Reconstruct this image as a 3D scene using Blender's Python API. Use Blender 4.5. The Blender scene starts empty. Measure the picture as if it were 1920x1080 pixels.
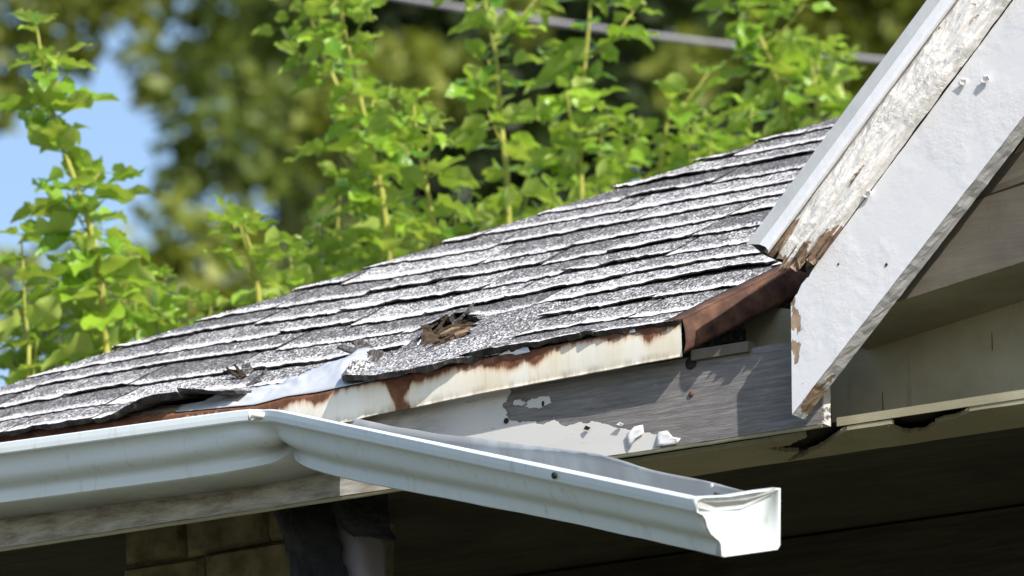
import bpy, bmesh, math, random
from mathutils import Vector as V, Matrix, noise as mn
R = math.radians
sc = bpy.context.scene
col = sc.collection
# ------------------------------------------------------------------ camera
PHI, TH, DIST, FPX = R(33), R(15), 9.0, 12600.0
rt = V((math.cos(PHI), math.sin(PHI), 0)); hz = V((-math.sin(PHI), math.cos(PHI), 0)); ZZ = V((0, 0, 1))
fw = hz * math.cos(TH) + ZZ * math.sin(TH); up = -hz * math.sin(TH) + ZZ * math.cos(TH)
CAM = V((0, 0, 3.9)) - DIST * fw
cd = bpy.data.cameras.new('camera'); cam = bpy.data.objects.new('camera', cd); col.objects.link(cam)
cam.location = CAM; cam.rotation_euler = (math.pi / 2 + TH, 0, PHI)
cd.sensor_width = 36; cd.lens = 36 * FPX / 1920; cd.clip_end = 2000; cd.clip_start = .1
cd.dof.use_dof = True; cd.dof.focus_distance = 8.95; cd.dof.aperture_fstop = 9.0; cd.dof.aperture_blades = 9
sc.camera = cam
# ------------------------------------------------------------------ sky, sun, exposure
TOSUN = V((.72, -.32, .615)).normalized()
w = bpy.data.worlds.new('World'); sc.world = w; w.use_nodes = True
wn = w.node_tree; bg = wn.nodes['Background']
sk = wn.nodes.new('ShaderNodeTexSky'); sk.sky_type = 'NISHITA'; sk.sun_disc = False
sk.sun_elevation = math.asin(TOSUN.z); sk.sun_rotation = math.atan2(TOSUN.x, TOSUN.y)
sk.air_density = 1.0; sk.dust_density = 1.2; sk.ozone_density = 1.2
wn.links.new(sk.outputs[0], bg.inputs[0]); bg.inputs[1].default_value = .15
sl = bpy.data.lights.new('sun', 'SUN'); sl.energy = 5; sl.angle = R(.5); sl.color = (1, .95, .87)
so = bpy.data.objects.new('sun', sl); col.objects.link(so); so.location = (6, -4, 9)
so.rotation_euler = (-TOSUN).to_track_quat('-Z', 'Y').to_euler()
sc.view_settings.view_transform = 'Standard'; sc.view_settings.look = 'None'
sc.view_settings.exposure = .42; sc.view_settings.gamma = 1; sc.view_settings.use_curve_mapping = False
sc.cycles.max_bounces = 7; sc.cycles.transparent_max_bounces = 6

# ------------------------------------------------------------------ measuring helpers
def ray(x, y): return fw + rt * ((x - 960) / FPX) - up * ((y - 540) / FPX)
def onplane(x, y, p, n):
    d = ray(x, y); return CAM + d * ((p - CAM).dot(n) / d.dot(n))
def onY(x, y, Y): return onplane(x, y, V((0, Y, 0)), V((0, 1, 0)))
def atD(x, y, d): return CAM + ray(x, y) * d
rnd = random.Random(7)
def fbm(p, o=4): return mn.fractal(V(p), 1.0, 2.0, o)
def sst(a, b, x):
    t = min(1, max(0, (x - a) / (b - a))); return t * t * (3 - 2 * t)

# ------------------------------------------------------------------ object helpers
def obj(name, verts, faces, mat, parent=None, smooth=False, attrs=None, uv=None, fattr=None):
    me = bpy.data.meshes.new(name); me.from_pydata([tuple(v) for v in verts], [], faces)
    for k, vals in (attrs or {}).items():
        a = me.attributes.new(k, 'FLOAT', 'POINT'); a.data.foreach_set('value', vals)
    for k, vals in (fattr or {}).items():
        a = me.attributes.new(k, 'FLOAT', 'FACE'); a.data.foreach_set('value', vals)
    if uv:
        l = me.uv_layers.new(name='UVMap')
        for lp in me.loops: l.data[lp.index].uv = uv[lp.vertex_index]
    me.update()
    if smooth: me.polygons.foreach_set('use_smooth', [True] * len(me.polygons))
    me.materials.append(mat)
    o = bpy.data.objects.new(name, me); col.objects.link(o)
    if parent: o.parent = parent
    return o
def empty(name, loc=(0, 0, 0)):
    o = bpy.data.objects.new(name, None); col.objects.link(o); o.location = loc; o.empty_display_size = .1; return o
def tag(o, label=None, cat=None, group=None, kind=None):
    for k, v in (('label', label), ('category', cat), ('group', group), ('kind', kind)):
        if v: o[k] = v
    return o
class MB:
    def __init__(s): s.v = []; s.f = []
    def add(s, vs, fs):
        b = len(s.v); s.v += [V(v) for v in vs]; s.f += [tuple(b + i for i in f) for f in fs]
    def box(s, x0, x1, y0, y1, z0, z1):
        s.add([(x, y, z) for z in (z0, z1) for y in (y0, y1) for x in (x0, x1)],
              [(0, 2, 3, 1), (4, 5, 7, 6), (0, 1, 5, 4), (2, 6, 7, 3), (0, 4, 6, 2), (1, 3, 7, 5)])
    def grid(s, fn, nu, nv):
        b = len(s.v); s.v += [V(fn(i / nu, j / nv)) for j in range(nv + 1) for i in range(nu + 1)]
        s.f += [(b + j * (nu + 1) + i, b + j * (nu + 1) + i + 1, b + (j + 1) * (nu + 1) + i + 1, b + (j + 1) * (nu + 1) + i) for j in range(nv) for i in range(nu)]
    def prism(s, poly, y0, y1):
        n = len(poly); b = len(s.v)
        s.v += [V((x, y0, z)) for x, z in poly] + [V((x, y1, z)) for x, z in poly]
        s.f += [tuple(range(b, b + n)), tuple(range(b + 2 * n - 1, b + n - 1, -1))] + [(b + i, b + n + i, b + n + (i + 1) % n, b + (i + 1) % n) for i in range(n)]
    def tube(s, pts, rad, n=8):
        pts = [V(p) for p in pts]; b = len(s.v); m = len(pts)
        for k, p in enumerate(pts):
            t = (pts[min(k + 1, m - 1)] - pts[max(k - 1, 0)]).normalized()
            a = t.orthogonal().normalized(); c = t.cross(a); r = rad[k] if hasattr(rad, '__len__') else rad
            s.v += [p + (a * math.cos(2 * math.pi * i / n) + c * math.sin(2 * math.pi * i / n)) * r for i in range(n)]
        s.f += [(b + k * n + i, b + k * n + (i + 1) % n, b + (k + 1) * n + (i + 1) % n, b + (k + 1) * n + i) for k in range(m - 1) for i in range(n)]
        s.f += [tuple(b + i for i in range(n))[::-1], tuple(b + (m - 1) * n + i for i in range(n))]
    def build(s, name, mat, parent=None, smooth=False, **k): return obj(name, s.v, s.f, mat, parent, smooth, **k)

# ------------------------------------------------------------------ material helpers
class Mat:
    def __init__(s, name):
        s.m = bpy.data.materials.new(name); s.m.use_nodes = True; s.t = s.m.node_tree
        s.b = s.t.nodes['Principled BSDF']; s.out = s.t.nodes['Material Output']
        s.tc = s.t.nodes.new('ShaderNodeTexCoord')
    def n(s, ty, ins=None, **props):
        d = s.t.nodes.new('ShaderNode' + ty)
        for k, v in props.items(): setattr(d, k, v)
        for k, v in (ins or {}).items(): s.put(d.inputs[k], v)
        return d
    def put(s, sock, v):
        if isinstance(v, bpy.types.NodeSocket): s.t.links.new(v, sock)
        else:
            if hasattr(sock.default_value, '__len__') and hasattr(v, '__len__') and len(v) == 3 and len(sock.default_value) == 4: v = (*v, 1)
            sock.default_value = v
    def co(s, scale=(1, 1, 1), src='Object', rot=(0, 0, 0)):
        return s.n('Mapping', {'Vector': s.tc.outputs[src], 'Scale': scale, 'Rotation': rot}).outputs[0]
    def noise(s, sc_, vec=None, det=6, rough=.6, dist=0):
        return s.n('TexNoise', {'Vector': vec or s.tc.outputs['Object'], 'Scale': sc_, 'Detail': det, 'Roughness': rough, 'Distortion': dist}).outputs[0]
    def attr(s, nm): return s.n('Attribute', attribute_name=nm).outputs['Fac']
    def math(s, op, a, b=0.0, c=0.0, clamp=False):
        d = s.n('Math', operation=op, use_clamp=clamp); s.put(d.inputs[0], a); s.put(d.inputs[1], b)
        if op in ('MULTIPLY_ADD',): s.put(d.inputs[2], c)
        return d.outputs[0]
    def step(s, v, a, b, lo=0, hi=1):
        return s.n('MapRange', {'Value': v, 'From Min': a, 'From Max': b, 'To Min': lo, 'To Max': hi}, interpolation_type='SMOOTHSTEP').outputs[0]
    def mix(s, f, a, b, mode='MIX'):
        d = s.n('Mix', data_type='RGBA', blend_type=mode); s.put(d.inputs[0], f); s.put(d.inputs[6], a); s.put(d.inputs[7], b); return d.outputs[2]
    def ramp(s, f, *stops):
        d = s.n('ValToRGB', {'Fac': f}); e = d.color_ramp.elements
        while len(e) < len(stops): e.new(.5)
        for q, (p, c) in zip(e, stops): q.position = p; q.color = (*c, 1)
        return d.outputs[0]
    def bump(s, h, st=.3, dist=.002, nrm=None):
        d = s.n('Bump', {'Height': h, 'Strength': st, 'Distance': dist})
        if nrm: s.put(d.inputs['Normal'], nrm)
        return d.outputs[0]
    def done(s, color, rough=.6, normal=None, metal=0, spec=.5):
        s.put(s.b.inputs['Base Color'], color); s.put(s.b.inputs['Roughness'], rough); s.put(s.b.inputs['Metallic'], metal); s.put(s.b.inputs['Specular IOR Level'], spec)
        if normal: s.put(s.b.inputs['Normal'], normal)
        return s.m

def mat_shingle():
    m = Mat('weathered_shingle')
    uv = m.co((1, .42, 1), 'UV')
    cell = m.n('TexVoronoi', {'Vector': uv, 'Scale': 600.0}, voronoi_dimensions='2D')
    sep = m.n('SeparateColor', {'Color': cell.outputs['Color']}); r = sep.outputs[0]
    big = m.noise(9, m.co((1, .6, 1), 'UV'), 4); mid = m.noise(38, m.co((1, .5, 1), 'UV'), 5)
    v = m.attr('v'); wr = m.attr('wear')
    dens = m.step(v, .03, .26, 1.10, .20)
    dens = m.math('ADD', dens, m.math('MULTIPLY', m.math('SUBTRACT', big, .5), .7))
    dens = m.math('ADD', dens, m.math('MULTIPLY', m.math('SUBTRACT', mid, .5), .7))
    dens = m.math('ADD', dens, wr)
    wh = m.step(m.math('SUBTRACT', dens, r), -.12, .14)
    g2 = sep.outputs[1]
    dark = m.ramp(g2, (.0, (.03, .03, .032)), (.7, (.12, .117, .12)), (.98, (.34, .33, .33)))
    rust = m.step(m.noise(14, m.co((1, 1, 1), 'UV'), 3), .62, .72)
    dark = m.mix(m.math('MULTIPLY', rust, .6), dark, (.075, .052, .042))
    c = m.mix(wh, dark, m.ramp(g2, (.0, (.30, .295, .30)), (.75, (.80, .79, .79))))
    e = m.attr('edge')
    ec = m.ramp(m.noise(70), (.35, (.016, .015, .015)), (.6, (.06, .052, .048)), (.8, (.16, .135, .115)))
    c = m.mix(e, c, ec)
    h = m.math('ADD', cell.outputs['Distance'], m.math('MULTIPLY', mid, 2.0))
    return m.done(c, .85, m.bump(h, .35, .0015), spec=.25)
SHINGLE = mat_shingle()

def mat_wood(name, a, b, ax='x', rough=.85, sc_=1.0, bump=.5):
    m = Mat(name); k = {'x': (5, 60, 90), 'y': (60, 5, 90), 'r': (40, 60, 40)}[ax]
    g = m.noise(1.6 * sc_, m.co(k), 8, .65, .6); bl = m.noise(5, None, 4)
    c = m.ramp(g, (.32, a), (.68, b)); c = m.mix(m.step(bl, .4, .7, 0, .55), c, tuple(.5 * x for x in a))
    return m.done(c, rough, m.bump(g, bump, .003), spec=.2)
WOODDARK = mat_wood('rotten_wood', (.014, .010, .008), (.10, .068, .042))
WOODRAW = mat_wood('raw_splintered_wood', (.08, .055, .036), (.30, .215, .14), 'r')
DECK = mat_wood('deck_wood', (.02, .015, .012), (.09, .06, .04), 'x')
PORCH = mat_wood('shade_dark_porch_paint', (.034, .031, .022), (.075, .068, .048), 'x', bump=.2)  # kept near black: the recess's deep shade is put into its colour

def mat_fascia():
    m = Mat('weathered_fascia')
    g = m.noise(1.5, m.co((9, 60, 130)), 10, .75, .2); g2 = m.noise(6, m.co((3, 1, 10)), 5)
    wood = m.ramp(g, (.30, (.10, .098, .105)), (.52, (.20, .19, .185)), (.72, (.33, .31, .29)))
    wood = m.mix(m.step(g2, .45, .75, 0, .55), wood, (.11, .10, .10))
    k = m.attr('mask'); fine = m.noise(26, m.co((1, 1, 2.2)), 6, .65)
    p = m.math('ADD', k, m.math('MULTIPLY', m.math('SUBTRACT', fine, .5), .9))
    pm = m.step(p, .48, .53)
    dirt_shade = m.attr('dirt_shade'); st = m.noise(1, m.co((14, 10, 60)), 9, .75, .25)
    paint = m.mix(m.math('MULTIPLY', dirt_shade, m.step(st, .25, .8)), (.62, .61, .59), (.13, .10, .058))
    crk = m.step(m.noise(1, m.co((26, 20, 160)), 8, .7, 1.2), .62, .68)
    paint = m.mix(m.math('MULTIPLY', crk, .55), paint, (.22, .19, .16))
    c = m.mix(pm, wood, paint)
    rim = m.math('MULTIPLY', m.step(p, .44, .49), m.math('SUBTRACT', 1.0, pm))
    c = m.mix(m.math('MULTIPLY', rim, .6), c, (.07, .055, .05))
    h = m.math('ADD', m.math('MULTIPLY', g, m.math('SUBTRACT', 1.1, pm)), m.math('MULTIPLY', pm, .9))
    return m.done(c, .75, m.bump(h, .6, .003), spec=.25)
FASCIA = mat_fascia()

def mat_drip():
    m = Mat('rusting_cream_metal')
    k = m.attr('rust'); f = m.noise(45, m.co((1, 1, .35)), 6, .65); f2 = m.noise(7, m.co((3, 1, .6)), 4)
    q = m.math('ADD', k, m.math('MULTIPLY', m.math('SUBTRACT', f, .5), .75))
    q = m.math('ADD', q, m.math('MULTIPLY', m.math('SUBTRACT', m.noise(1, m.co((150, 5, 9)), 4), .5), .55)); ru = m.step(q, .42, .72); halo = m.step(q, .18, .58)
    cream = m.mix(m.step(f2, .35, .75), (.78, .75, .68), (.70, .62, .47))
    stv = m.step(m.noise(1, m.co((130, 5, 4)), 4), .52, .75); cream = m.mix(m.math('MULTIPLY', stv, .4), cream, (.52, .42, .28))
    dirt_shade = m.attr('dirt_shade'); cream = m.mix(m.math('MULTIPLY', dirt_shade, m.step(f, .35, .7)), cream, (.24, .19, .12))
    c = m.mix(m.math('MULTIPLY', halo, .55), cream, (.52, .27, .10))
    rc = m.ramp(m.noise(60, None, 6), (.3, (.075, .030, .017)), (.55, (.16, .066, .034)), (.75, (.25, .12, .06)))
    c = m.mix(ru, c, rc)
    return m.done(c, m.step(ru, 0, 1, .42, .85), m.bump(m.noise(160), .12, .001), spec=.35)
DRIP = mat_drip()
def mat_rust():
    m = Mat('rusted_metal')
    c = m.ramp(m.noise(30, None, 8, .65), (.28, (.032, .017, .012)), (.48, (.085, .042, .028)), (.60, (.13, .066, .042)), (.75, (.19, .11, .075)))
    c = m.mix(m.step(m.noise(8), .6, .75), c, (.12, .08, .06))
    return m.done(c, .8, m.bump(m.noise(120, None, 8), .5, .0015), spec=.3)
RUST = mat_rust()
def mat_flash():
    m = Mat('dull_galvanised_metal'); n = m.noise(18, m.co((1, 1, 1)), 6)
    c = m.ramp(n, (.3, (.56, .58, .62)), (.7, (.74, .76, .80)))
    return m.done(c, m.step(n, .3, .7, .32, .5), m.bump(m.noise(40), .15, .002), metal=.3)
FLASH = mat_flash()
def mat_gutter(name='white_gutter_paint', inner=False):
    m = Mat(name); n = m.noise(3, m.co((1, 1, 4)), 6); f = m.noise(70, m.co((1, 1, .3)), 5)
    c = m.mix(m.math('MULTIPLY', m.step(n, .4, .75), .35), (.64, .70, .73), (.55, .58, .58))
    c = m.mix(m.math('MULTIPLY', m.step(f, .56, .78), .5), c, (.38, .37, .30))
    k = m.attr('dirt_shade'); c = m.mix(m.math('MULTIPLY', k, m.step(m.noise(9, m.co((1, 1, .6))), .0, .55)), c, (.24, .235, .235))  # grey for dirt and for the trough's painted-in shade
    return m.done(c, m.step(f, .3, .7, .38, .55), m.bump(m.math('ADD', n, m.math('MULTIPLY', m.noise(24), .35)), .16, .004), spec=.4)
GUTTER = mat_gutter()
def mat_peel(name, base, amount, bumpst, brown=(.16, .10, .07), flake=70, vor=.25):
    m = Mat(name)
    a = m.noise(flake, None, 8, .7); b = m.noise(flake * 3.2, None, 6, .7); lo = m.noise(11, None, 3)
    vo = m.n('TexVoronoi', {'Scale': flake * 1.1, 'Vector': m.tc.outputs['Object']}, feature='DISTANCE_TO_EDGE').outputs[0]
    k = m.attr('wear')
    q = m.math('ADD', m.math('ADD', m.math('MULTIPLY', a, .75), m.math('MULTIPLY', lo, .35)), m.math('MULTIPLY', k, .9))
    bare = m.step(q, amount, amount + .03)
    wood = m.ramp(m.noise(1.2, m.co((45, 60, 45)), 6), (.3, brown), (.7, (.42, .31, .22)))
    pc = m.mix(m.math('MULTIPLY', m.step(b, .55, .8), .3), base, tuple(x * .62 for x in base))
    pc = m.mix(m.math('MULTIPLY', m.step(lo, .5, .8), .25), pc, (.60, .55, .46))
    c = m.mix(bare, pc, wood)
    h = m.math('ADD', m.math('ADD', m.math('MULTIPLY', a, 1.1), m.math('MULTIPLY', b, .5)), m.math('MULTIPLY', m.step(vo, 0, .12), m.step(lo, .5, .7, 0, vor)))
    h = m.math('SUBTRACT', h, bare)
    gr_ = m.noise(1, m.co((28, 60, 28), rot=(0, 0, 0)), 5)
    return m.done(c, .7, m.bump(m.math('MULTIPLY', h, m.step(lo, .42, .62, .35, 1.6)), bumpst, .004), spec=.3)
BOARDP = mat_peel('flaking_white_board_paint', (.64, .64, .665), .93, .20, flake=90, vor=0)
MOULDP = mat_peel('crackled_moulding_paint', (.76, .74, .72), .90, .7, flake=105)
def mat_oldpaint(name, c1, c2, ax=(6, 20, 60)):
    m = Mat(name); n = m.noise(1.2, m.co(ax), 7, .65); bl = m.noise(7, None, 5); s = m.noise(1, m.co((50, 10, 6)), 4)
    c = m.mix(m.step(bl, .35, .7), c1, c2); c = m.mix(m.step(s, .62, .78, 0, .4), c, tuple(x * .45 for x in c2))
    return m.done(c, .8, m.bump(n, .35, .003), spec=.2)
OLIVE = mat_oldpaint('dirty_cream_paint', (.36, .335, .235), (.27, .245, .165))
GREYP = mat_oldpaint('shade_grey_paint', (.13, .117, .095), (.09, .08, .066))  # grey darkened to stand for shade on the beam and frieze faces
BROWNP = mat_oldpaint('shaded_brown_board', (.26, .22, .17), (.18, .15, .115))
RAKEMETAL = mat_oldpaint('chalky_grey_metal', (.66, .65, .63), (.56, .55, .53), (30, 30, 30))
RAKEWHITE = mat_oldpaint('chalky_white_metal', (.80, .80, .82), (.74, .74, .76), (30, 30, 30))
def mat_plain(name, c, rough=.8, var=.5, sc_=30, bump=.3):
    m = Mat(name); n = m.noise(sc_, None, 6); return m.done(m.ramp(n, (.3, tuple(x * (1 - var) for x in c)), (.7, tuple(x * (1 + var * .6) for x in c))), rough, m.bump(n, bump, .004), spec=.3)
STONE = mat_plain('mossy_stone', (.20, .175, .10), .95, .6, 25, .7)
MORTAR = mat_plain('old_mortar', (.15, .13, .08), .95, .5, 40, .5)
TAR = mat_plain('granular_tar_paper', (.014, .014, .018), .6, .8, 320, .9)
LEADGREY = mat_plain('dull_lavender_metal', (.20, .19, .22), .5, .2, 9, .1)
CABLE = mat_plain('grey_cable_sheath', (.44, .42, .43), .7, .15, 9, .1)
SCREWM = mat_plain('white_screw_head', (.72, .72, .72), .4, .15, 60, .1)
NAILSHADE = mat_plain('black_nail_and_shade', (.018, .015, .013), .7, .3, 90, .2)
FLAKE = mat_peel('curled_paint_flake', (.74, .72, .72), 1.2, .2)

# ------------------------------------------------------------------ ground
g = Mat('rough_grass'); n1 = g.noise(1.2, None, 8); n2 = g.noise(14, None, 6)
gc = g.mix(g.step(n1, .35, .65), (.075, .080, .04), (.13, .12, .085)); gc = g.mix(g.step(n2, .4, .7, 0, .6), gc, (.05, .06, .025))
GROUND = g.done(gc, .95, g.bump(n2, .6, .05))
gm = MB(); gm.grid(lambda a, b: ((a - .5) * 900, (b - .5) * 900, .12 * fbm(((a - .5) * 60, (b - .5) * 60, 0), 3) - .15), 60, 60)
tag(gm.build('ground', GROUND), kind='structure')

# ================================================================== HOUSE
house = empty('house', (0, 0, 0))
tag(house, 'weathered house corner with worn grey shingle roof, rusty eave edge and peeling white gable trim', 'house')
PITCH = R(30); SP, CP = math.sin(PITCH), math.cos(PITCH)
EY = -.022; EZ = 3.797                     # eave line of the roof plane
NR = V((0, -SP, CP)); SV = V((0, CP, SP))
def sag(X, s): return -.012 * math.exp(-((X + .38) / .2) ** 2) * math.exp(-max(s, 0) / .25) + .004 * math.sin(X * 7.3 + 1) * math.exp(-max(s, 0) / .6)
def roofP(X, s, h=0): return V((X, EY, EZ)) + SV * s + NR * (h + sag(X, s))
def roofXS(x, y):
    p = onplane(x, y, V((0, EY, EZ)), NR); return p.x, (p - V((0, EY, EZ))).dot(SV)
HX0, HK = -1.405, .80                      # hip line: Y = HK*(X-HX0)+EY
def hipX(s): return HX0 + s * CP / HK
GX, GZ, GK = .410, 3.885, 1.035            # gable rake top edge line, in X/Z
def gabX(Z): return GX + (Z - GZ) / GK
SMAX = 2.6
# return edge at the right end of the eave
RX, RS = .280, 0.0
RX2, RS2 = .345, .235
def rightX(s):
    if s < RS2: return RX + (RX2 - RX) * max(s, 0) / RS2
    return gabX(EZ + s * SP) + .02

# --- deck
rm = MB()
rm.grid(lambda a, b: (lambda s: roofP(hipX(s) + .01 + a * (max(hipX(s) + .02, rightX(s)) - hipX(s) - .03), s, -.012))(.03 + b * (SMAX - .03)), 6, 26)
roof = rm.build('roof', DECK, house)
hip = MB(); hk = SP / CP * HK
hip.grid(lambda a, b: (HX0 + b * 2.2, EY + b * 2.2 * HK + a * (7 - b * 2.2 * HK), EZ - .015 + b * 2.2 * hk), 8, 8)
hip.build('side_roof_slope', SHINGLE, house, attrs={'v': [.4] * len(hip.v), 'wear': [0.0] * len(hip.v), 'edge': [0.0] * len(hip.v)}, uv=[(v.x, v.y) for v in hip.v])
rd = MB(); rd.tube([(HX0 + s * CP / HK, EY + s * CP, EZ + s * SP - .010) for s in (0, .8, 1.6, 2.4)], .012, 6)
rd.build('hip_ridge', SHINGLE, house, attrs={'v': [.3] * len(rd.v), 'wear': [0.0] * len(rd.v), 'edge': [0.0] * len(rd.v)}, uv=[(v.x, v.y) for v in rd.v])

# hole through the shingles (roof coordinates)
HCX, HCS = roofXS(842, 628)
def _rx(x, y): return V((*roofXS(x, y), 0))
HA = (_rx(886, 608) - _rx(798, 645)) / 2; HB = (_rx(836, 602) - _rx(850, 650)) / 2; HDET = HA.x * HB.y - HA.y * HB.x
def holer(X, s):
    dx, ds = X - HCX, s - HCS; a = (dx * HB.y - ds * HB.x) / HDET; b = (HA.x * ds - HA.y * dx) / HDET
    return a, b, math.sqrt(a * a + b * b)
def inhole(X, s):
    a, b, r_ = holer(X, s); return r_ + .42 * fbm((a * 2.6, b * 2.6, 2), 4) < 1
def shingle(X0, X1, s0, s1, h0=.010, curl=.004, seed=0, wear=0.0, nu=None, nv=8, rag=.010, thick=.0055, clamp=True, hfun=None, sfun=None, name='shingle', vtop=.8, vmin=0, cut=True):
    """one shingle: sheet with ragged butt, curled lip and a real thickness"""
    nu = nu or max(8, int((X1 - X0) / .005))
    top = []; vv = []; ok = []
    for j in range(nv + 1):
        v = (j / nv) ** 1.5
        for i in range(nu + 1):
            u = i / nu; X = X0 + u * (X1 - X0)
            e = rag * (.55 * fbm((X * 19, seed * 3.1, 0), 4) + .5 * fbm((X * 95, seed * 1.7, 4), 3))
            if sfun: e += sfun(X)
            s = s0 + e * (1 - v) ** 2 + v * (s1 - s0)
            Xr = X + .003 * fbm((s * 60, seed, 7), 3) * (1 if i in (0, nu) else 0)
            ed = max(0, 1 - v / .45) ** 2
            h = h0 * (1 - v) + .001 + curl * ed * (.75 + .9 * fbm((X * 11, seed * 5.3, 1), 3)) + .0012 * fbm((X * 40, s * 40, seed), 3)
            cor = max(0, 1 - min(u, 1 - u) * (X1 - X0) / .03); h += .35 * curl * cor * cor * ed
            if hfun: h += hfun(X, s)
            a_, b_, r_ = holer(X, s)
            if r_ < 1.8: h += .007 * max(0, 1 - abs(r_ - 1.0) / .8) * (1 if b_ > 0 else .15)
            if clamp:
                Xr = max(hipX(s) - .004 + .004 * fbm((s * 50, seed, 1), 2), min(Xr, rightX(s) + .004 * fbm((s * 60, 3, seed), 2)))
            top.append((Xr, s, h)); vv.append(max(vmin, v * vtop)); ok.append(not (cut and inhole(Xr, s)))
    W = nu + 1; N = len(top)
    vs = [roofP(*t) for t in top] + [roofP(t[0], t[1] + .35 * thick * (1 + 1.5 * fbm((t[0] * 45, t[1] * 9, seed), 3)) * max(0, 1 - q_ / .1), t[2] - thick * (.85 + .5 * fbm((t[0] * 33, 9, seed), 3))) for t, q_ in zip(top, vv)]
    fs = []; ed = []
    def q(i, j): return j * W + i
    live = [[all(ok[k] for k in (q(i, j), q(i + 1, j), q(i, j + 1), q(i + 1, j + 1))) for i in range(nu)] for j in range(nv)]
    for j in range(nv):
        for i in range(nu):
            if not live[j][i]: continue
            a, b, c, d = q(i, j), q(i + 1, j), q(i + 1, j + 1), q(i, j + 1)
            fs.append((a, b, c, d)); ed.append(0.0); fs.append((d + N, c + N, b + N, a + N)); ed.append(1.0)
            for (p, r2, ni, nj) in ((a, b, i, j - 1), (b, c, i + 1, j), (c, d, i, j + 1), (d, a, i - 1, j)):
                if not (0 <= ni < nu and 0 <= nj < nv) or not live[nj][ni]:
                    fs.append((p, p + N, r2 + N, r2)); ed.append(1.0)
    if not fs: return None
    o = obj(name, vs, fs, SHINGLE, roof, False, attrs={'v': vv * 2, 'wear': [wear] * (2 * N)}, fattr={'edge': ed}, uv=[(t[0] + seed * .37, t[1]) for t in top] * 2)
    return o

# --- regular courses
s = .085; ci = 0
xp = lambda x: onY(x, 700, EY).x
fx0, fx1 = xp(640), xp(845)
while s < 1.75:
    ex = .098 - .020 * min(1, s / 1.1) + rnd.uniform(-.006, .006)
    x = hipX(s) - .05 - rnd.uniform(0, .15); xe = rightX(s + .03) + .02
    if s + .02 < RS2: xe = rightX(s) + .005
    gap = s < .25
    while x < xe:
        if gap and x < fx0 + .012 and x + .27 > fx0 - .04:
            shingle(x + .0012, fx0 + .012, s, s + ex + .035, h0=.0055, curl=.002, seed=rnd.uniform(0, 40), wear=.05, thick=.004)
            x = fx1 + .035; gap = False; continue
        wd = rnd.uniform(.11, .27); x2 = min(x + wd, xe)
        if xe - x2 < .05: x2 = xe
        if x2 > hipX(s) + .02:
            ds = rnd.uniform(-.011, .011)
            shingle(x + .0018, x2 - .0018, s + ds, s + ex + .035, h0=.0045 + rnd.uniform(-.0005, .001), curl=rnd.choice((0, 0, .0005, .001, .002, .0035)), thick=.0032, seed=rnd.uniform(0, 40), wear=rnd.choice((-.22, -.12, -.05, 0, .05, .25)))
        x = x2
    s += ex; ci += 1
# --- first course along the eave, in its damaged state
def eave(xa, xb, s0, s1, **k): shingle(xp(xa), xp(xb), s0, s1, **k)
for xa, xb in ((-520, -330), (-330, -140), (-140, 30), (30, 190)):
    shingle(xp(xa), xp(xb) - .002, -.022, .12, h0=.012, curl=.005, seed=rnd.uniform(0, 40), thick=.010, wear=.05, hfun=lambda X, s: -.10 * max(0, .018 - s), rag=.005)
lift = lambda X, s: .020 * sst(xp(190), xp(330), X) * max(0, 1 - s / .12) ** 1.5
shingle(xp(190), xp(345), -.020, .12, h0=.012, curl=.003, seed=3, thick=.009, wear=.05, hfun=lambda X, s: lift(X, s) - .10 * max(0, .018 - s) * (1 - sst(xp(190), xp(330), X)), sfun=lambda X: .012 * sst(xp(250), xp(345), X))
shingle(xp(345), xp(447), -.002, .12, h0=.014, curl=.004, seed=9, thick=.006, wear=.1, hfun=lambda X, s: .022 * max(0, 1 - s / .12) ** 1.5 * (1 - .5 * sst(xp(345), xp(447), X)), rag=.010)
shingle(xp(455), xp(650), .034, .15, h0=.010, curl=.000, seed=13, thick=.004, wear=.28, rag=.012, nv=10)
shingle(xp(830), xp(960), -.006, .12, h0=.011, curl=.004, seed=21, thick=.011, wear=-.1, rag=.008)
shingle(xp(960), xp(1120), -.004, .12, h0=.011, curl=.003, seed=25, thick=.010, wear=-.12, rag=.007)
shingle(xp(1120), xp(1282), -.002, .12, h0=.011, curl=.002, seed=29, thick=.009, wear=-.05, rag=.007)
# big torn patch round the hole, drooping over the eave
fx0, fx1 = xp(640), xp(845)
def patch_h(X, s):
    t = (X - fx0) / (fx1 - fx0)
    d = .013 * math.exp(-((t - .12) / .22) ** 2) * math.exp(-max(0, s + .02) / .035); l = .016 * math.exp(-(t / .10) ** 2) * math.exp(-((s - .045) / .03) ** 2)
    return d + l - .006 * sst(fx1 - .01, fx1 + .05, X) + .003 + .003 * fbm((X * 14, s * 14, 5), 3) + .002 * math.exp(-((t - .55) / .3) ** 2) * math.exp(-((s - .10) / .07) ** 2)
shingle(fx0, fx1 + .055, -.022, .30, h0=.010, curl=.002, seed=33, thick=.009, wear=.0, vmin=.20, rag=.008, nv=26, hfun=patch_h, sfun=lambda X: .030 * max(0, 1 - (X - fx0) / .035) ** 2 + .02 * sst(fx1 - .02, fx1 + .06, X), name='torn_shingle', vtop=.5)
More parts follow.
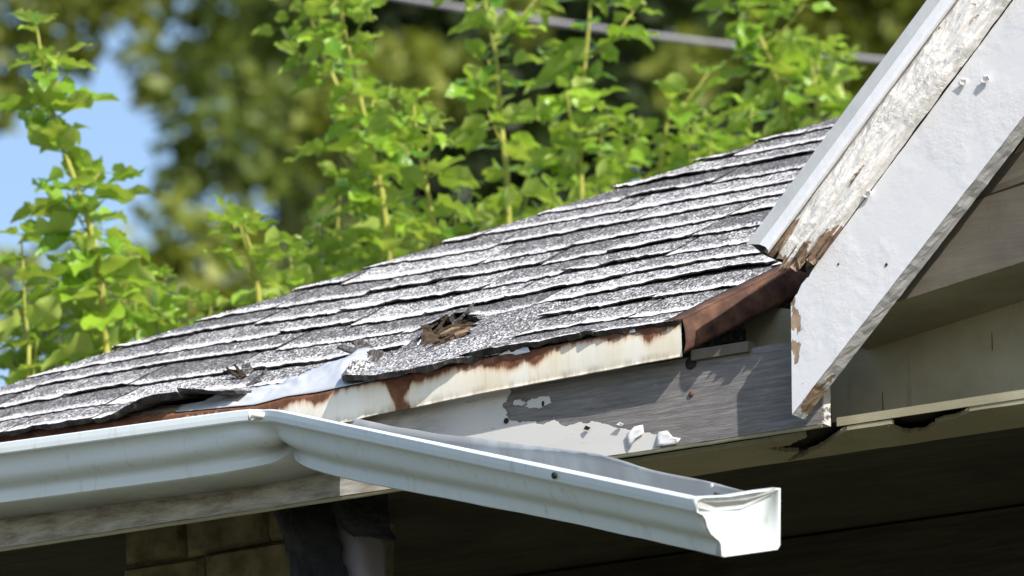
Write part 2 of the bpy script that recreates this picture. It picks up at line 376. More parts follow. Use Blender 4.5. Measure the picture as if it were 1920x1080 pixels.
# torn, curled scraps
def scrap(px, py, ln, wd, az, tilt, curl, seed, mat=SHINGLE, off=.02, name='torn_shingle_scrap'):
    X, s_ = roofXS(px, py); c = roofP(X, s_, off); m = MB()
    a = V((math.cos(az), 0, 0)) + SV * math.sin(az); a.normalize(); b = NR.cross(a)
    def f(u, v):
        d = u - .0; bend = curl * d * d
        return c + a * (ln * (d - .5)) + NR * (ln * (tilt * (d - .5) + bend)) + b * (wd * (v - .5) * (1 - .5 * u + .4 * fbm((u * 4, seed, v * 3), 3))) + NR * .002 * fbm((u * 6, v * 6, seed), 3)
    m.grid(f, 8, 5); n = len(m.v)
    o = m.build(name, mat, roof, attrs={'v': [.5] * n, 'wear': [-.25] * n, 'edge': [.55] * n}, uv=[(v.x, v.y) for v in m.v])
    md = o.modifiers.new('t', 'SOLIDIFY'); md.thickness = .003
scrap(690, 668, .040, .030, 2.6, .22, .3, 1, off=.015); scrap(668, 664, .050, .022, 3.0, .10, .2, 2, off=.012); scrap(704, 684, .026, .022, 2.2, .35, .3, 3, off=.015)
scrap(808, 640, .030, .020, 2.3, .35, .4, 21, WOODDARK, .010); scrap(872, 604, .036, .012, .5, .25, .3, 22, off=.012); scrap(826, 622, .028, .010, .7, .3, .4, 23, WOODDARK, .010)
scrap(464, 694, .042, .016, 2.2, .45, -.3, 4, off=.013); scrap(452, 706, .026, .007, 2.5, .4, .2, 5, WOODDARK, .012); scrap(440, 709, .026, .006, 2.7, .3, .2, 6, WOODDARK, .012); scrap(478, 716, .040, .02, .5, .2, .2, 11, off=.010)
# rotten wood showing in the hole
hm = MB()
hm.grid(lambda a, b: roofP(HCX + (a - .5) * .15, HCS + (b - .5) * .30, -.002 + .009 * fbm((a * 9, b * 30, 0), 4)), 24, 24)
hm.build('rotten_decking', WOODDARK, roof)
for k in range(16):
    m = MB(); q1, q2 = rnd.uniform(-.8, .35), rnd.uniform(-.75, .5); X = HCX + HA.x * q1 + HB.x * q2; s_ = HCS + HA.y * q1 + HB.y * q2; L = rnd.uniform(.02, .045); az = rnd.uniform(.55, 1.05); hh = rnd.uniform(.0, .007)
    p0 = roofP(X, s_, hh); d = V((math.cos(az), 0, 0)) + SV * math.sin(az); d.normalize()
    m.tube([p0, p0 + d * L * .5 + NR * rnd.uniform(0, .004), p0 + d * L + NR * rnd.uniform(-.002, .006)], [rnd.uniform(.0025, .005), rnd.uniform(.002, .004), .0008], 5)
    m.build('wood_splinter', WOODRAW if k % 2 else WOODDARK, roof)

# --- drip edge of the eave: vertical flange with a hemmed foot, roof flange above
def dripZ(X):
    pts = [(-1.5, 3.802), (-.841, 3.804), (-.592, 3.797), (-.47, 3.790), (-.403, 3.786), (-.35, 3.7905), (-.30, 3.7895), (-.038, 3.801), (.28, 3.808)]
    for (a, za), (b, zb) in zip(pts, pts[1:]):
        if X <= b: return za + (zb - za) * max(0, (X - a) / (b - a))
    return pts[-1][1]
DL, DR = -1.43, RX + .001; FH = .046
def rustdepth(X):
    x = 960 + (X * rt.x * FPX / 9.0); d = .11 + .07 * fbm((X * 20, 0, 0), 4) + .10 * max(0, fbm((X * 75, 4, 0), 3))
    px = X
    for c, wd, a in ((onY(748, 740, EY).x, .016, .62), (onY(790, 740, EY).x, .035, .32), (onY(930, 700, EY).x, .035, .18), (onY(965, 680, EY).x, .05, .27), (onY(1010, 670, EY).x, .018, .28), (onY(1218, 630, EY).x, .010, .42), (onY(1240, 625, EY).x, .012, .22), (onY(1160, 640, EY).x, .03, .06), (onY(600, 745, EY).x, .02, .25), (onY(500, 755, EY).x, .05, .35), (onY(60, 800, EY).x, .25, .45), (onY(870, 700, EY).x, .02, .12)):
        d += a * (.8 if wd != .016 else 1) * math.exp(-(abs(X - c) / wd) ** 2.6)
    if onY(640, 745, EY).x < X < onY(730, 740, EY).x: d -= .08
    return d
nu = 420; prof = [(.05, .012, 'f'), (.012, .001, 'f'), (.003, .0005, 1.0), (-.001, -.003, .97)]
prof = []                                   # (y offset, z offset, t) from roof flange to hem
for k in range(5): prof.append((.040 - .010 * k, (.040 - .010 * k) * SP / CP + .0008, 1.05))
for k in range(13): t = 1 - k / 12; prof.append((-.001 - .0022 * math.sin(t * 2.2), -FH * (1 - t), t))
prof += [(-.0035, -FH - .001, -.02), (-.001, -FH - .0015, -.03), (.0016, -FH + .0015, -.04)]
dv = []; ra = []; di = []
for (yo, zo, t) in prof:
    for i in range(nu + 1):
        X = DL + (DR - DL) * i / nu; z = dripZ(X) + zo * (1.0 if zo < 0 else 1)
        z += .0012 * fbm((X * 9, 3, 0), 2) * (1 - max(0, t))
        y = EY + yo + .0015 * fbm((X * 7, 1, 0), 2)
        if t <= 1: y -= .0022 * math.exp(-((X - onY(545, 745, EY).x) / .02) ** 2) * t
        dv.append((X, y, z)); rdp = rustdepth(X)
        xr = (X - onY(772, 755, EY).x) / .026
        ra.append(.5 + (t - (1 - rdp)) * 1.9 + (1.1 * math.exp(-xr ** 4) * max(0, 1 - t / .30) if xr > -1 else 0) if t <= 1 else .15 + .45 * (yo < .02)); di.append(max(0, .9 - t * 3.5) if t <= 1 else 0)
W = nu + 1
df = [(j * W + i, (j + 1) * W + i, (j + 1) * W + i + 1, j * W + i + 1) for j in range(len(prof) - 1) for i in range(nu)]
de = obj('drip_edge', dv, df, DRIP, house, True, attrs={'rust': ra, 'dirt_shade': di})
# rusty return that runs up the slope at the end of the eave
rr = MB()
def retf(a, b):
    s_ = a * (RS2 + .10); X = RX + (RX2 - RX) * s_ / RS2
    p = roofP(X, s_, .012 - .001) ; p.z -= sag(X, s_) ; hgt = .046 * (1 - .05 * a)
    return V((p.x + .004 + .004 * math.sin(b * 3) + .002 * fbm((a * 6, b * 2, 0), 2), p.y, p.z - b * hgt + .003))
rr.grid(retf, 40, 8)
rr.grid(lambda a, b: retf(a, 0) + V((-.03 * b, 0, .0015)), 40, 2)
ret = rr.build('rusty_drip_edge', RUST, house, True); md = ret.modifiers.new('t', 'SOLIDIFY'); md.thickness = .0012
# --- loose flashing bulging out over the eave
fm = MB()
def flash(a, b):
    x = 330 + a * 620; X = onY(x, 735, EY).x; pk = math.exp(-((x - 622) / (60 if x < 622 else 24)) ** 2); br = math.exp(-((x - 520) / 110) ** 2)
    tail = sst(0, .12, a) * (1 - sst(.62, 1, a))
    s_ = b * (.020 + .060 * br * tail + .085 * pk * tail); base = V((X, EY, dripZ(X)))
    bul = tail * (.014 * pk + .008 * br) * math.sin(min(1, b * 1.15) * math.pi * .75) + .0075 * fbm((x * .026 + b * 2.2, b * 1.4, 2), 4) * tail * min(1, b * 3) + .0022 * fbm((x * .09 + b * 5, b * 3, 7), 3) * tail * min(1, b * 3)
    return base + SV * (s_ + .001) + NR * (bul + .0035 + .004 * b)
fm.grid(flash, 110, 16)
fo = fm.build('loose_flashing', FLASH, house, True); md = fo.modifiers.new('t', 'SOLIDIFY'); md.thickness = .0008
for (xa, ya, xb, yb) in ((925, 672, 988, 648), (1125, 634, 1186, 610)):     # bent-up slivers of metal
    a, b = onY(xa, ya, EY), onY(xb, yb, EY - .004); m = MB()
    m.add([a, a + V((.012, 0, -.001)), b + V((.006, -.002, -.010)), b, (a + b) / 2 + V((0, -.004, .002))], [(0, 1, 2, 3, 4)])
    o = m.build('bent_metal_tab', FLASH, house); md = o.modifiers.new('t', 'SOLIDIFY'); md.thickness = .0008

# --- eave fascia board
FZ0, FZ1 = 3.649, 3.765; FX0, FX1 = -1.38, .478
fb = MB(); nu, nv = 380, 40
mask = []; dirt_shade = []
def fas(a, b):
    X = FX0 + a * (FX1 - FX0); Z = FZ0 + b * (FZ1 - FZ0)
    Z += .0012 * fbm((X * 6, 0, b), 3) * (1 if b in (0, 1) else .2)
    return V((X, .0004 * fbm((X * 2, Z * 30, 0), 2), Z))
fb.grid(fas, nu, nv)
for v in fb.v:
    X, Z = v.x, v.z
    k = .5 + (3.684 + .15 * (.22 - X) + .010 * fbm((X * 16, 0, 1), 3) - Z) * 30
    k = min(k, .5 + (.232 - X) * 22 + .1 * fbm((Z * 60, 1, 1), 2))
    if X < .02: k = max(k, .52 + (-.005 - X) * 14 + .25 * fbm((X * 12, Z * 25, 1), 3))
    x1 = onY(990, 765, 0).x
    k = max(k, .62 - (((X - x1) / .034) ** 2 + ((Z - 3.738) / .010) ** 2) * .3 + .5 * fbm((X * 30, Z * 40, 6), 3))
    k += .10 * sst(-.1, -.3, X)
    # bare patch by the torn paint
    k -= 1.2 * math.exp(-((X - onY(1215, 790, 0).x) / .03) ** 2 - ((Z - onY(1215, 790, 0).z) / .014) ** 2)
    mask.append(max(0, min(1, k))); dirt_shade.append(sst(-.05, -.2, X) if X < -.05 else .05)
nf = len(fb.v)
fb.box(FX0, FX1, .004, .022, FZ0 + .0005, FZ1 - .001)
mask += [.6] * 8; dirt_shade += [.6] * 8
fascia = fb.build('eave_fascia_board', FASCIA, house, attrs={'mask': mask, 'dirt_shade': dirt_shade})
# thin trim under the fascia, and nails
tm = MB(); tm.grid(lambda a, b: (FX0 + a * (FX1 - FX0), -.003 + .004 * b, FZ0 - .002 - .004 * math.sin(b * math.pi) + .0006 * fbm((a * 60, b, 0), 2)), 120, 4)
tm.build('fascia_lower_edge', OLIVE, house)
def blob(name, x, y, Y, r, mat, parent, sq=(1, .5, 1), seed=0, jag=.35):
    c = onY(x, y, Y); m = bmesh.new(); bmesh.ops.create_icosphere(m, subdivisions=2, radius=1)
    vs = [c + V((v.co.x * sq[0], v.co.y * sq[1], v.co.z * sq[2])) * r * (1 + jag * fbm((v.co.x * 2 + seed, v.co.y * 2, v.co.z * 2), 3)) for v in m.verts]
    fs = [tuple(v.index for v in f.verts) for f in m.faces]; m.free()
    return obj(name, vs, fs, mat, parent, True)
blob('knot_hole', 1295, 682, -.001, .008, NAILSHADE, fascia, (1, .25, 1), 1); blob('nail', 1296, 739, -.001, .004, RUST, fascia, (1, .5, 1), 2, .1)
blob('nail', 949, 789, -.001, .004, NAILSHADE, fascia, (1, .5, 1), 3, .1); blob('nail', 1018, 757, -.001, .003, NAILSHADE, fascia, (.6, .5, 1.4), 4, .1)
# curled flakes of paint on the fascia
def flakes(pts, Y, curl, seed, parent, name='paint_flake', mat=FLAKE):
    m = MB(); q = [onY(x, y, Y) for x, y in pts]; c = sum(q, V()) / len(q); n = len(q)
    ring = [c + (p - c) * .5 + V((0, -curl * .25, 0)) for p in q]
    m.add([c + V((0, -.001, 0))] + ring + [p + V((0, -curl * (.4 + .6 * abs(math.sin(i * 1.7 + seed))), 0)) for i, p in enumerate(q)],
          [(0, 1 + (i + 1) % n, 1 + i) for i in range(n)] + [(1 + i, 1 + (i + 1) % n, 1 + n + (i + 1) % n, 1 + n + i) for i in range(n)])
    o = m.build(name, mat, parent, True, attrs={'wear': [0.0] * len(m.v)}); md = o.modifiers.new('t', 'SOLIDIFY'); md.thickness = .0007
flakes([(1176, 838), (1176, 815), (1190, 800), (1206, 797), (1208, 812), (1192, 822), (1182, 842)], -.0012, .002, 0, fascia)
flakes([(1228, 838), (1236, 810), (1252, 808), (1262, 820), (1277, 822), (1270, 832), (1245, 836)], -.0012, .0018, 1, fascia)
flakes([(1158, 797), (1164, 793), (1171, 796), (1168, 800)], -.002, .004, 2, fascia)
flakes([(1095, 805), (1100, 799), (1108, 802), (1104, 807)], -.002, .003, 3, fascia, mat=WOODDARK)

# ================================================================== GABLE
def Rln(X0, Z0, k): return lambda X: Z0 + k * (X - X0)
crack = Rln(.477, 3.8215, 1.036); low = Rln(.483, 3.673, .992)
BX1 = 2.3
bm_ = MB(); wear = []
nu, nv = 260, 26
def bface(a, b):
    X = .4625 + a ** 1.25 * (BX1 - .4625)
    zl = max(low(X), 3.647 + (X - .4625) * .35); zt = crack(X)
    if X < .490: zt = min(zt, 3.832)
    if X < .477: zt = 3.80 + (X - .4625) * 1.4 + .004 * fbm((X * 300, 0, 0), 2)
    Z = zl + (zt - zl) * b
    Y = -.050 + .0005 * fbm((X * 9, Z * 9, 0), 3)
    if b in (0, 1): Z += .0010 * fbm((X * 70, b, 0), 3)
    return V((X, Y, Z))
bm_.grid(bface, nu, nv)
for v in bm_.v:
    k = .30 * fbm((v.x * 9, v.z * 9, 3), 3)
    k += 1.1 * math.exp(-((v.x - .470) / .009) ** 2) * sst(3.70, 3.735, v.z) * sst(3.82, 3.795, v.z) * (.7 + 1.2 * fbm((v.x * 60, v.z * 60, 1), 3))
    k += .62 * math.exp(-((v.x - .479) / .009) ** 2 - ((v.z - 3.690) / .012) ** 2)
    k += .6 * math.exp(-((v.x - .481) / .012) ** 2 - ((v.z - 3.668) / .010) ** 2)
    k += .30 * math.exp(-((v.z - crack(v.x)) / .004) ** 2)
    wear.append(max(-.2, min(1, k)))
# underside, left end and back of the board
nb = len(bm_.v)
def bund(a, b):
    p = bface(a, 0); return V((p.x + .0005, p.y + b * .030, p.z - .0004 + .0016 * fbm((p.x * 90, b * 3, 1), 3) * math.sin(b * math.pi)))
bm_.grid(bund, nu, 6)
wear += [.18 + .30 * fbm((v.x * 40, v.y * 40, v.z * 40), 3) + .5 * math.exp(-((v.x - .485) / .02) ** 2) for v in bm_.v[nb:]]
nb = len(bm_.v)
bm_.grid(lambda a, b: bface(0, b) + V((0, a * .030, 0)), 2, nv); bm_.grid(lambda a, b: bface(a, 1) + V((0, b * .030, .0)), nu, 1)
bm_.grid(lambda a, b: (lambda p: V((p.x, -.0202, p.z)))(bface(a, b)), 60, 2)
wear += [.2] * (len(bm_.v) - nb)
rake = bm_.build('rake_board', BOARDP, house, attrs={'wear': wear})
for i, (x, y, r) in enumerate(((1572, 495, .0014), (1662, 496, .002), (1628, 365, .005), (1808, 155, .0045), (1850, 150, .005))):
    if i in (2, 3, 4): flakes([(x - 9, y + 4), (x - 4, y - 6), (x + 6, y - 7), (x + 8, y + 1), (x - 1, y + 7)], -.0515, .006, i, rake)
    else: blob('nail', x, y, -.0505, r, RUST if i % 2 else NAILSHADE, rake, (1, .5, 1.2), i, .3)
# moulding between board and metal edge
mm = MB(); mw = []
MP = [(0.0, -.052), (.004, -.062), (.012, -.066), (.026, -.067), (.031, -.063), (.034, -.067), (.046, -.070), (.060, -.070), (.072, -.069), (.083, -.067)]   # X offset left of the crack, Y
LEND = [.028, .026, .030, .026, .020, .018, .024, .040, .048, .052]
nu = 300
def mstart(j):
    f = j; i0 = int(min(len(LEND) - 1, f)); i1 = min(len(LEND) - 1, i0 + 1); t = f - i0
    return LEND[i0] * (1 - t) + LEND[i1] * t
FP = []
for j in range(len(MP) - 1):
    for k in range(4): t = k / 4; FP.append((MP[j][0] * (1 - t) + MP[j + 1][0] * t, MP[j][1] * (1 - t) + MP[j + 1][1] * t, j + t))
FP.append((*MP[-1], len(MP) - 1))
mv = []
for (xo, y, j) in FP:
    st = .485 + mstart(j) * .75 + .012 * fbm((j * 2.1, 5, 0), 3)
    for i in range(nu + 1):
        a = (i / nu) ** 1.3; X = st + a * (BX1 - st)
        rel = X - st; Z = crack(X) + .0015
        rg = .0022 * fbm((X * 45, xo * 160, 0), 4) + .003 * fbm((X * 14, xo * 60, 8), 3)
        rot = math.exp(-rel / .03)
        mv.append((X - xo, y - rg + .010 * rot * (.6 + fbm((xo * 200, X * 12, 2), 3)), Z))
        mw.append(max(-.3, min(1, .80 * math.exp(-rel / .022) - .02 + .55 * fbm((X * 16, xo * 60, 2), 3) + .22 * math.exp(-((xo - .031) / .004) ** 2))))
Wn = nu + 1
mf = [(j * Wn + i, j * Wn + i + 1, (j + 1) * Wn + i + 1, (j + 1) * Wn + i) for j in range(len(FP) - 1) for i in range(nu)]
mo = obj('rake_moulding', mv, mf, MOULDP, house, False, attrs={'wear': mw}); md = mo.modifiers.new('t', 'SOLIDIFY'); md.thickness = .010; md.offset = -1
for k in range(9):                         # splintered end of the moulding
    m = MB(); xo = rnd.uniform(.004, .074); X = .485 + .75 * mstart(xo / .078 * 9) + rnd.uniform(-.004, .012); L = rnd.uniform(.006, .016)
    p = V((X - xo, -.060 + rnd.uniform(-.004, .008), crack(X) + .002)); d = V((-.70, rnd.uniform(-.05, .12), -.71)).normalized()
    m.tube([p - d * .02, p + d * L * .5, p + d * L], [rnd.uniform(.003, .0055), rnd.uniform(.002, .004), .0007], 5); m.build('splinter', WOODRAW, mo)
cr = MB(); cr.grid(lambda a, b: (.50 + a * (BX1 - .5) - .003 + .006 * b, -.0485, crack(.50 + a * (BX1 - .5)) - .0005 - .003 * b), 60, 1); cr.build('dark_joint', NAILSHADE, house)
# metal edge of the gable roof: chalky sloped face and front flange
PK = 1.036
def metal(name, pts, mat, x0=0):
    m = MB(); n = len(pts)
    def F(a, b):
        i = min(n - 2, int(b * (n - 1) + 1e-6)); t = b * (n - 1) - i; X = a * 1.9
        return V((X + pts[i][0] * (1 - t) + pts[i + 1][0] * t, pts[i][1] * (1 - t) + pts[i + 1][1] * t + .0006 * fbm((X * 9, b, 0), 2), GZ + PK * X + pts[i][2] * (1 - t) + pts[i + 1][2] * t))
    m.grid(F, 60, n - 1)
    o = m.build(name, mat, house, False); md = o.modifiers.new('t', 'SOLIDIFY'); md.thickness = .001
    return o
metal('gable_metal_top', [(.402, -.059, 0.002), (.4310, -.0745, -.0065)], RAKEMETAL)
metal('gable_metal_flange', [(.4315, -.0750, -.0065), (.442, -.0775, -.0120), (.4455, -.078, -.0165), (.4440, -.0750, -.0190)], RAKEWHITE)
# gable roof above (its top faces away to the left)
gr = MB()
def gtop(a, b): X = a * 1.9; return V((GX - .006 + X, -.052 + b * 3.2, GZ + PK * X + .004))
gr.grid(gtop, 40, 20); gr.grid(lambda a, b: gtop(a, b) + V((.016, .004, -.016)), 4, 4)
gr.grid(lambda a, b: gtop(a, 0) + V((.016 * b, .004 * b, -.016 * b)) + V((-.004 * (1 - b) * (fbm((a * 180, 0, 0), 3) > .25), 0, 0)), 260, 1)
gr.build('gable_roof', SHINGLE, house, attrs={'v': [.6] * len(gr.v), 'wear': [-.3] * len(gr.v), 'edge': [.8] * len(gr.v)}, uv=[(v.x + v.z, v.y) for v in gr.v])
g2 = MB(); g2.grid(lambda a, b: (GX + 1.9 + a * 1.9, -.052 + b * 3.2, GZ + PK * (1.9 - 1.9 * a)), 8, 8)
g2.build('gable_roof_far_slope', SHINGLE, house, attrs={'v': [.6] * len(g2.v), 'wear': [-.3] * len(g2.v), 'edge': [.8] * len(g2.v)}, uv=[(v.x, v.y) for v in g2.v])
# soffit under the rake overhang and gable wall boards behind it
so_ = MB()
for k, (y0, y1) in enumerate(((-.018, .055), (.058, .135))):
    so_.grid(lambda a, b, y0=y0, y1=y1, k=k: (.50 + a * 1.8, y0 + b * (y1 - y0), crack(.50 + a * 1.8) - .012 - .002 * k), 20, 1)
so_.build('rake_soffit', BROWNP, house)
# sagging beam below the gable
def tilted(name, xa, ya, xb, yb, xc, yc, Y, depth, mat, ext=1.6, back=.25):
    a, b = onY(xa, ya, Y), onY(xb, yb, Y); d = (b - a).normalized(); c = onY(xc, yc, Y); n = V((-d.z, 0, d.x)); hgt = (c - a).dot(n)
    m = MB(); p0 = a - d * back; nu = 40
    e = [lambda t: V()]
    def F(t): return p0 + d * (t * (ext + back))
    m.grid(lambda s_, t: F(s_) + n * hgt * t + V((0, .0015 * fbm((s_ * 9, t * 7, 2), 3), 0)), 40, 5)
    u_ = MB(); u_.grid(lambda s_, t: F(s_) + V((0, depth * (1 - t), 0)), 40, 2); u_.build(name + '_underside', OLIVE, house); m.grid(lambda s_, t: F(s_) + n * hgt + V((0, depth * t, 0)), 40, 2)  # underside given paler paint than the face, to offset its dark shade
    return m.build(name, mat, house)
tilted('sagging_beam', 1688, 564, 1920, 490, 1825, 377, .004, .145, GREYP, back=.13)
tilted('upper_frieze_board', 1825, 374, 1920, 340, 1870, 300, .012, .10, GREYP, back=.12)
wb = MB(); wb.prism([(.28, 3.652), (2.3, 3.652), (2.3, crack(2.3) - .03), (.50, crack(.5) - .03), (.28, 3.868)], .140, .16)
wb.build('gable_wall_board', OLIVE, house)
for x, y in ((1655, 752), (1558, 770), (1860, 640)):
    c = onY(x, y, .139); m = MB(); m.add([c + V((-.0003, 0, .014)), c + V((.0004, 0, .012)), c + V((.0009, 0, -.012)), c + V((-.0004, 0, -.012))], [(0, 1, 2, 3)]); m.build('board_crack', NAILSHADE, house)
# soffit board under it, with torn holes
SBY0, SBY1, SBZ = .018, .128, 3.6465
holes = [[(1668, 792), (1690, 775), (1720, 772), (1760, 756), (1830, 745), (1885, 738), (1862, 752), (1820, 762), (1800, 772), (1760, 782), (1735, 800), (1700, 802)],
         [(1440, 832), (1480, 828), (1530, 806), (1605, 790), (1580, 800), (1545, 825), (1500, 848), (1478, 856), (1500, 838), (1470, 838)]]
def onZ(x, y, Z): return onplane(x, y, V((0, 0, Z)), ZZ)
hpoly = [[onZ(x, y, SBZ) for x, y in h] for h in holes]
def inpoly(p, poly):
    r_ = False; n = len(poly)
    for i in range(n):
        a, b = poly[i], poly[i - 1]
        if (a.y > p.y) != (b.y > p.y) and p.x < (b.x - a.x) * (p.y - a.y) / (b.y - a.y) + a.x: r_ = not r_
    return r_
def soffit(name, X0, X1, nu, mat):
    m = MB(); nv = 34
    def P(i, j): X = X0 + (X1 - X0) * i / nu; y = SBY0 + (SBY1 - SBY0) * j / nv; return V((X, y, SBZ + .0012 * fbm((X * 8, y * 8, 0), 3)))
    vs = [P(i, j) for j in range(nv + 1) for i in range(nu + 1)]; W = nu + 1
    ok = [not any(inpoly(v + V((.002 * fbm((v.x * 90, v.y * 90, 0), 2), .003 * fbm((v.x * 90, v.y * 90, 5), 2), 0)), h) for h in hpoly) for v in vs]
    fs = [(j * W + i, j * W + i + 1, (j + 1) * W + i + 1, (j + 1) * W + i) for j in range(nv) for i in range(nu) if all(ok[q] for q in (j * W + i, j * W + i + 1, (j + 1) * W + i + 1, (j + 1) * W + i))]
    o = obj(name, vs, fs, mat, house); md = o.modifiers.new('t', 'SOLIDIFY'); md.thickness = .006; md.offset = -1
    return o
soffit('soffit_board', -.06, 2.3, 640, OLIVE)
bx_ = MB(); bx_.box(-.06, 2.3, .024, .136, SBZ + .0085, SBZ + .0105); bx_.build('soffit_shade_sheet', NAILSHADE, house)  # black sheet behind the soffit holes, standing in for shade inside
lp = MB(); lp.grid(lambda a, b: (-.06 + a * 2.36, SBY1 + .001 + .004 * math.sin(b * 3.14), SBZ - .004 + .010 * b + .002 * fbm((a * 90, b, 0), 3)), 200, 3); lp.build('soffit_trim', OLIVE, house)
ld = MB(); ld.box(.49, 2.3, .0165, .0178, SBZ + .0005, SBZ + .012); ld.build('soffit_front_lip', OLIVE, house)
blob('rotten_board_end', 1526, 782, .016, .016, NAILSHADE, house, (.9, .6, 1.5), 5, .5)
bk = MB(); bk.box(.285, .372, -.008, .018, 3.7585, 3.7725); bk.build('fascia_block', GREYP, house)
# porch recess: ceiling planks, beam, back wall
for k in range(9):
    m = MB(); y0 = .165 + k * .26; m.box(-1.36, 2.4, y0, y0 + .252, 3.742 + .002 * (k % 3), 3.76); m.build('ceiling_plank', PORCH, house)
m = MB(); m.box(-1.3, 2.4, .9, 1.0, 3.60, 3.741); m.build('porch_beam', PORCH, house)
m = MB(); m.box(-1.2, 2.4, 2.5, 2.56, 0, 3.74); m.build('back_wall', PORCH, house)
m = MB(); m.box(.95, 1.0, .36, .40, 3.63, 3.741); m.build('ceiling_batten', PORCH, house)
# masonry corner under the left eave
m = MB(); px0, px1 = onY(236, 1000, .25).x, onY(560, 1000, .25).x
m.box(px0 + .008, px1 - .008, .262, .50, 0, 3.738); wall = m.build('corner_wall', MORTAR, house)
z = 3.736; row = 0
while z > 2.4:
    hgt = rnd.uniform(.055, .085); x = px0 - .01; 
    while x < px1 - .01:
        wd = rnd.uniform(.08, .15); x2 = min(px1, x + wd); a0, a1, b0, b1 = x + .002, x2 - .002, z - hgt + .002, z - .002; m = MB(); y = .25 + rnd.uniform(-.008, .006)
        if px1 - x2 < .04: x2 = px1; a1 = px1
        c = [(a0, b0), (a1, b0), (a1, b1), (a0, b1)]; j = lambda: rnd.uniform(-.004, .004)
        f0 = [V((p + j(), y + .010, q + j())) for p, q in c]; ctr = sum(f0, V()) / 4
        f1 = [V((ctr.x + (p.x - ctr.x) * .85, y + j(), ctr.z + (p.z - ctr.z) * .8)) for p in f0]; bb = [V((p.x, .266, p.z)) for p in f0]
        m.add(f1 + f0 + bb, [(0, 1, 2, 3)] + [(4 + i, 4 + (i + 1) % 4, (i + 1) % 4, i) for i in range(4)] + [(8 + i, 8 + (i + 1) % 4, 4 + (i + 1) % 4, 4 + i) for i in range(4)])
        m.build('stone', STONE, wall); x = x2
    z -= hgt
# ================================================================== loose things under the eave
def sheet(name, pts, Y, mat, seed, amp=.012):
    n = len(pts); m = MB()
    L = [onY(x, y, Y) for x, y, _, _ in pts]; Rr = [onY(x, y, Y) for _, _, x, y in pts]
    def f(a, b):
        t = b * (n - 1); i = min(n - 2, int(t)); q = t - i
        l = L[i] * (1 - q) + L[i + 1] * q; r_ = Rr[i] * (1 - q) + Rr[i + 1] * q; p = l * (1 - a) + r_ * a
        return p + V((.003 * fbm((b * 9, a * 5, seed), 3), amp * fbm((a * 2.2, b * 2.4, seed), 3) - .02 * math.sin(a * 3.14), 0))
    m.grid(f, 24, 40); o = m.build(name, mat, None, True); md = o.modifiers.new('t', 'SOLIDIFY'); md.thickness = .003; return o
tag(sheet('tar_paper_strip', [(512, 940, 622, 925), (530, 1000, 632, 990), (548, 1060, 645, 1060), (560, 1160, 655, 1160)], .12, TAR, 1), 'black granular tar paper strip hanging under the eave beside the mossy wall', 'tar paper')
tag(sheet('tar_paper_scrap', [(624, 922, 722, 915), (628, 958, 726, 950), (640, 985, 733, 990), (664, 1004, 742, 1018)], .10, TAR, 2, .006), 'short torn scrap of black tar paper under the fascia, just left of the hanging gutter', 'tar paper')
dsm = MB(); c0 = onY(640, 985, .16); c1 = onY(690, 1090, .16)
def dsp(a, b):
    an = a * 2 * math.pi; c = c0 + (c1 - c0) * b + V((0, 0, -.9 * max(0, b - .5)))
    ca, sa = math.cos(an), math.sin(an); k = 1 / max(abs(ca), abs(sa)) ** .8
    return c + V((ca * k * .036, sa * k * .028, .022 * ca * (1 - b)))
dsm.grid(dsp, 24, 10)
tag(dsm.build('downspout', LEADGREY, None, True), 'dull lavender grey metal downspout elbow in shadow under the eave', 'downspout')

# ================================================================== gutter
gut = empty('gutter', (0, -.13, 0))
tag(gut, 'bent white metal gutter torn from the eave, right end hanging down and capped', 'gutter')
KP = onY(492, 764, -.132); GA = R(21); LP0 = onY(0, 831, -.132)
ld_ = (KP - LP0).normalized(); LP = KP - ld_ * 1.12
EP = onplane(1303, 936, KP, V((math.sin(GA), math.cos(GA), 0)))
rd_ = (EP - KP).normalized(); LR = (EP - KP).length
PRO = [(.127, .002), (.1268, -.014), (.126, -.070), (.122, -.0745), (.080, -.0755), (.040, -.0745), (.0372, -.0735), (.0365, -.062), (.0362, -.0575), (.034, -.054), (.028, -.0510), (.021, -.0465), (.0165, -.040), (.0145, -.033), (.0130, -.026), (.0095, -.0195), (.004, -.0158), (.0008, -.0150), (0, -.0138), (-.0003, -.008), (0, -.0012), (.0018, .0002), (.010, 0), (.013, -.0012), (.0132, -.006)]
def gframe(l):
    """position and axes at signed length l from the kink"""
    w_ = sst(-.045, .045, l)
    pos = KP + (ld_ * l if l < 0 else rd_ * l); sm = .045
    if abs(l) < sm: pos = pos - (rd_ - ld_) * 0 + V((0, 0, -.004 * (1 - abs(l) / sm) ** 2))
    t = (ld_ * (1 - w_) + rd_ * w_).normalized(); b0 = ZZ.cross(t).normalized(); u0 = t.cross(b0)
    ro = R(1) * (1 - w_) + w_ * (R(4) + R(10) * sst(0, .75, l))
    return pos, t, b0 * math.cos(ro) + u0 * math.sin(ro), -b0 * math.sin(ro) + u0 * math.cos(ro)
ls = [-1.12 + 1.0 * i / 40 for i in range(41)] + [-.12 + .24 * i / 60 for i in range(1, 61)] + [.12 + (LR - .12) * i / 70 for i in range(1, 71)]
gv = []; gd = []
